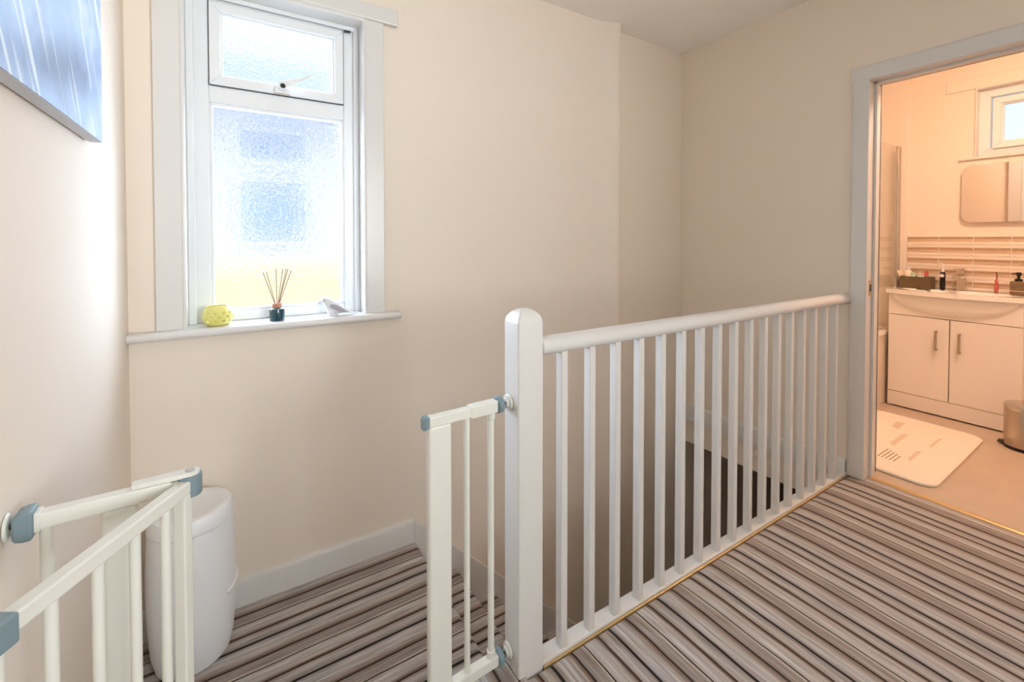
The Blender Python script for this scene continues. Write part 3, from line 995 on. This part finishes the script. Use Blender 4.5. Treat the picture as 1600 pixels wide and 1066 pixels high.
# box of toiletries
bx_ = empty('toiletry_box', (4.2, 1.16, zb), 'open dark brown box of toiletries at the end of the basin', 'box')
q = MB()
q.box(4.150, 4.155, 1.075, 1.245, zb, zb + .085)
q.box(4.255, 4.260, 1.075, 1.245, zb, zb + .085)
q.box(4.155, 4.255, 1.075, 1.080, zb, zb + .085)
q.box(4.155, 4.255, 1.240, 1.245, zb, zb + .085)
q.box(4.155, 4.255, 1.080, 1.240, zb, zb + .004)
q.build('box_walls', M['box'], bx_)
MB().prism([(1.246, zb + .085), (1.262, zb + .125), (1.258, zb + .126), (1.241, zb + .086)], 'X', 4.15, 4.25).build('raised_flap', M['cream'], bx_)
def bottle(name, x, y, r, h, m, label, cap, cat='bottle'):
    e = empty(name, (x, y, zb + .004), label, cat)
    MB().lathe([(r * .9, 0), (r, .003), (r, h * .72), (r * .8, h * .78), (r * .5, h * .80)], (x, y, zb + .004), 24).build('bottle_body', m, e, smooth=True)
    MB().lathe([(r * .52, h * .80), (r * .55, h * .81), (r * .55, h * .99), (r * .4, h)], (x, y, zb + .004), 20).build('cap', cap, e, smooth=True)
    return e
bottle('lotion_bottle', 4.20, 1.208, .021, .155, M['cream'], 'cream lotion bottle standing in the brown toiletry box', M['birdw'])
bottle('mint_bottle', 4.178, 1.178, .017, .110, M['mint'], 'pale mint bottle in the brown toiletry box', M['mint'])
bottle('white_jar', 4.21, 1.145, .018, .108, M['birdw'], 'small white jar in the brown toiletry box', M['cream'], 'jar')
rz_ = empty('razor', (4.18, 1.118, zb + .004), 'white and pink razor leaning in the brown toiletry box', 'razor')
MB().tube((4.18, 1.128, zb + .006), (4.176, 1.112, zb + .112), .006, .005, 12).build('grip', M['birdw'], rz_, smooth=True)
MB().box(4.166, 4.184, 1.092, 1.112, zb + .094, zb + .130).build('head', M['pink'], rz_, bevel=.003)

eb = empty('electric_toothbrush', (4.205, 1.023, zb), 'black electric toothbrush with white round button standing on the basin', 'toothbrush')
c = (4.205, 1.023, zb)
MB().lathe([(.0135, 0), (.0145, .002), (.0145, .110), (.0125, .122), (.008, .128)], c, 24).build('handle_body', M['black'], eb, smooth=True)
MB().tube((c[0] - .0135, c[1], zb + .100), (c[0] - .0165, c[1], zb + .100), .0115, .0115, 24).build('button', M['birdw'], eb, smooth=True)
MB().lathe([(.009, .127), (.0085, .140), (.0048, .160), (.0045, .185), (.0, .187)], c, 18).build('brush_stem', M['birdw'], eb, smooth=True)
MB().tube((c[0] + .002, c[1], zb + .184), (c[0] - .012, c[1], zb + .184), .0058, .0058, 14).build('brush_head', M['birdw'], eb, smooth=True)

ib = empty('interdental_brush', (4.225, .768, zb), 'slim pink handled brush standing by the tiles', 'toothbrush')
c = (4.225, .768, zb)
MB().lathe([(.0055, 0), (.0085, .006), (.0105, .030), (.0100, .048), (.0075, .064), (.0085, .078), (.007, .088), (.003, .092)], c, 18).build('grip', M['pink'], ib, smooth=True)
MB().tube((c[0], c[1], zb + .090), (c[0], c[1] - .002, zb + .125), .0035, .0030, 10).tube((c[0], c[1] - .002, zb + .122), (c[0], c[1] + .003, zb + .142), .003, .0022, 10).build('neck', mat('red_brown_plastic', (120, 52, 44), .4), ib, smooth=True)

sd = empty('soap_dispenser', (4.205, .668, zb), 'smoky patterned soap dispenser with black pump', 'soap dispenser')
c = (4.205, .668, zb)
MB().box(c[0] - .03, c[0] + .03, c[1] - .034, c[1] + .034, zb, zb + .088).build('bottle_body', M['soap'], sd, bevel=.008, seg=3)
MB().box(c[0] - .0305, c[0] + .0305, c[1] - .0345, c[1] + .0345, zb + .018, zb + .034).build('label_band', mat('band_tan', (206, 178, 142), .5), sd, bevel=.008, seg=3)
MB().lathe([(.018, .087), (.018, .101), (.013, .103)], c, 24).build('collar', M['black'], sd, smooth=True)
MB().lathe([(.007, .102), (.007, .122), (.011, .124), (.012, .142), (.008, .145)], c, 20).tube((c[0], c[1], zb + .138), (c[0] - .012, c[1] + .032, zb + .134), .0045, .0028, 10).build('pump', M['black'], sd, smooth=True)

# mirror
mr = empty('wall_mirror', (XB, .60, 1.5), 'frameless rounded mirror on the bathroom wall', 'mirror')
def rrect(y0, y1, z0, z1, r, n=8):
    p = []
    for (cy, cz, a0) in ((y1 - r, z1 - r, 0), (y0 + r, z1 - r, 90), (y0 + r, z0 + r, 180), (y1 - r, z0 + r, 270)):
        for i in range(n + 1):
            a = math.radians(a0 + 90 * i / n)
            p.append((cy + r * math.cos(a), cz + r * math.sin(a)))
    return p
MB().prism(rrect(.262, .940, 1.318, 1.688, .03), 'X', XB - .028, XB).build('backing', M['vanity'], mr)
MB().prism(rrect(.250, .950, 1.310, 1.698, .05), 'X', XB - .034, XB - .028).build('mirror_glass', M['mirror'], mr)

# bath with glass screen
bt = empty('bathtub', (3.5, 1.63, 0), 'white bathtub with plain panel beside the vanity', 'bathtub')
bxa, bxb, bya, byb = XD + .121, XB - .013, 1.272, 1.995
MB().box(bxa, bxb, bya + .010, bya + .022, 0, .497).build('bath_panel', mat('bath_panel_white', (232, 222, 210), .3), bt, bevel=.002)
q = MB()
zr0, zr1 = .497, .528
q.box(bxa, bxb, bya, bya + .07, zr0, zr1)
q.box(bxa, bxb, byb - .07, byb, zr0, zr1)
q.box(bxa, bxa + .09, bya + .07, byb - .07, zr0, zr1)
q.box(bxb - .09, bxb, bya + .07, byb - .07, zr0, zr1)
q.build('rim', M['ceramic'], bt, bevel=.006, seg=3)
q = MB()
rings = []
for (z, ins) in ((.528, .0), (.45, .02), (.25, .05), (.15, .08), (.12, .14)):
    rings.append([(bxa + .085 + ins * 1.6, bya + .066 + ins, z), (bxb - .085 - ins, bya + .066 + ins, z), (bxb - .085 - ins, byb - .066 - ins, z), (bxa + .085 + ins * 1.6, byb - .066 - ins, z)])
rr = [[q.bm.verts.new(p) for p in r_] for r_ in rings]
for a_, b_ in zip(rr, rr[1:]):
    for i in range(4):
        q.bm.faces.new((a_[i], a_[(i + 1) % 4], b_[(i + 1) % 4], b_[i]))
q.bm.faces.new(rr[-1])
q.build('tub', M['ceramic'], bt, bevel=.02, seg=3)

ss = empty('shower_screen', (3.8, 1.292, .528), 'clear glass shower screen with chrome edge on the bath rim', 'shower screen')
MB().box(3.35, 4.225, 1.289, 1.295, .532, 1.890).build('glass_panel', M['glass'], ss)
MB().box(4.222, 4.240, 1.284, 1.300, .530, 1.893).build('profile', M['steel'], ss, bevel=.002)
MB().box(4.240, 4.287, 1.287, 1.297, .530, 1.893).build('wall_channel', M['brushed'], ss, bevel=.002)
MB().box(3.35, 4.225, 1.288, 1.296, .528, .536).build('bottom_seal', M['cream'], ss)

sr = empty('shower_rail', (4.27, 1.44, 1.2), 'slim chrome rail with bracket on the shower wall', 'shower rail')
MB().tube((4.255, 1.440, 1.205), (4.255, 1.440, 1.42), .006, .006, 12).build('rail', M['steel'], sr, smooth=True)
MB().tube((4.288, 1.440, 1.215), (4.250, 1.440, 1.215), .012, .010, 14).build('bracket', M['steel'], sr, smooth=True)
MB().tube((4.288, 1.440, 1.410), (4.250, 1.440, 1.410), .010, .009, 14).build('bracket', M['steel'], sr, smooth=True)

# bath mat: padded slab with rounded corners
mt = empty('bath_mat', (3.28, .98, 0), 'cream bath mat with faint tan print on the vinyl floor', 'bath mat', rz=0)
q = MB()
def mring(ins, z):
    return [(p[0], p[1], z) for p in rrect_xy(2.800 + ins, 3.765 - ins, .705 + ins, 1.255 - ins, .07)]
def rrect_xy(x0, x1, y0, y1, r, n=6):
    p = []
    for (cx, cy, a0) in ((x1 - r, y1 - r, 0), (x0 + r, y1 - r, 90), (x0 + r, y0 + r, 180), (x1 - r, y0 + r, 270)):
        for i in range(n + 1):
            a = math.radians(a0 + 90 * i / n)
            p.append((cx + r * math.cos(a) + .03 * (cy - .98) * 0, cy + r * math.sin(a) + .045 * (cx + r * math.cos(a) - 3.28) * (.5 if cy < .98 else 0)))
    return p
q.loft([mring(.006, .0), mring(0, .004), mring(0, .013), mring(.004, .017), mring(.012, .0175)])
q.build('mat', M['matw'], mt, smooth=True)
for (x, y, w, l) in ((3.30, .98, .030, .26), (3.12, .86, .022, .20), (3.42, .85, .016, .22), (2.98, 1.02, .050, .10), (3.55, 1.06, .05, .16)):
    q = MB()
    q.prism([(x - l / 2, y - w / 2), (x + l / 2, y - w / 4), (x + l / 2 - .02, y + w / 2), (x - l / 2 + .03, y + w / 3)], 'Z', .0172, .0182)
    q.build('printed_mark', M['matp'], mt)
for k in range(5):
    MB().box(2.95, 3.05 + .012 * k, .895 + .017 * k, .899 + .017 * k, .0172, .0182).build('printed_line', mat('mat_line_brown', (150, 120, 92), .9) if k == 0 else bpy.data.materials['mat_line_brown'], mt)

# pedal bin
pb = empty('pedal_bin', (3.80, .565, 0), 'small chrome pedal bin beside the vanity', 'bin')
c = (3.80, .565, 0)
MB().lathe([(.086, .0), (.088, .004), (.088, .016), (.084, .018)], c, 40).build('base_ring', M['black'], pb, smooth=True)
MB().lathe([(.084, .016), (.085, .02), (.085, .222), (.083, .226)], c, 40).build('body', M['brushed'], pb, smooth=True)
MB().lathe([(.0865, .226), (.088, .229), (.088, .243), (.084, .252), (.070, .258), (.04, .261), (.0, .262)], c, 40).build('lid', M['steel'], pb, smooth=True)
MB().box(3.775, 3.825, .635, .672, .012, .018).build('pedal', M['black'], pb, bevel=.003)

# bathroom ceiling light
cl_ = empty('ceiling_light', (3.20, .42, ZC), 'round warm bathroom ceiling light', 'light')
MB().lathe([(.15, -.03), (.152, -.002), (.15, 0)], (3.20, .42, ZC), 32).build('base_plate', M['gloss'], cl_, smooth=True)
MB().lathe([(.0, -.09), (.06, -.086), (.11, -.07), (.14, -.045), (.145, -.028)], (3.20, .42, ZC), 32).build('glass_dome', emit('warm_lamp_glass', (1.0, .655, .45), 118.0), cl_, smooth=True)
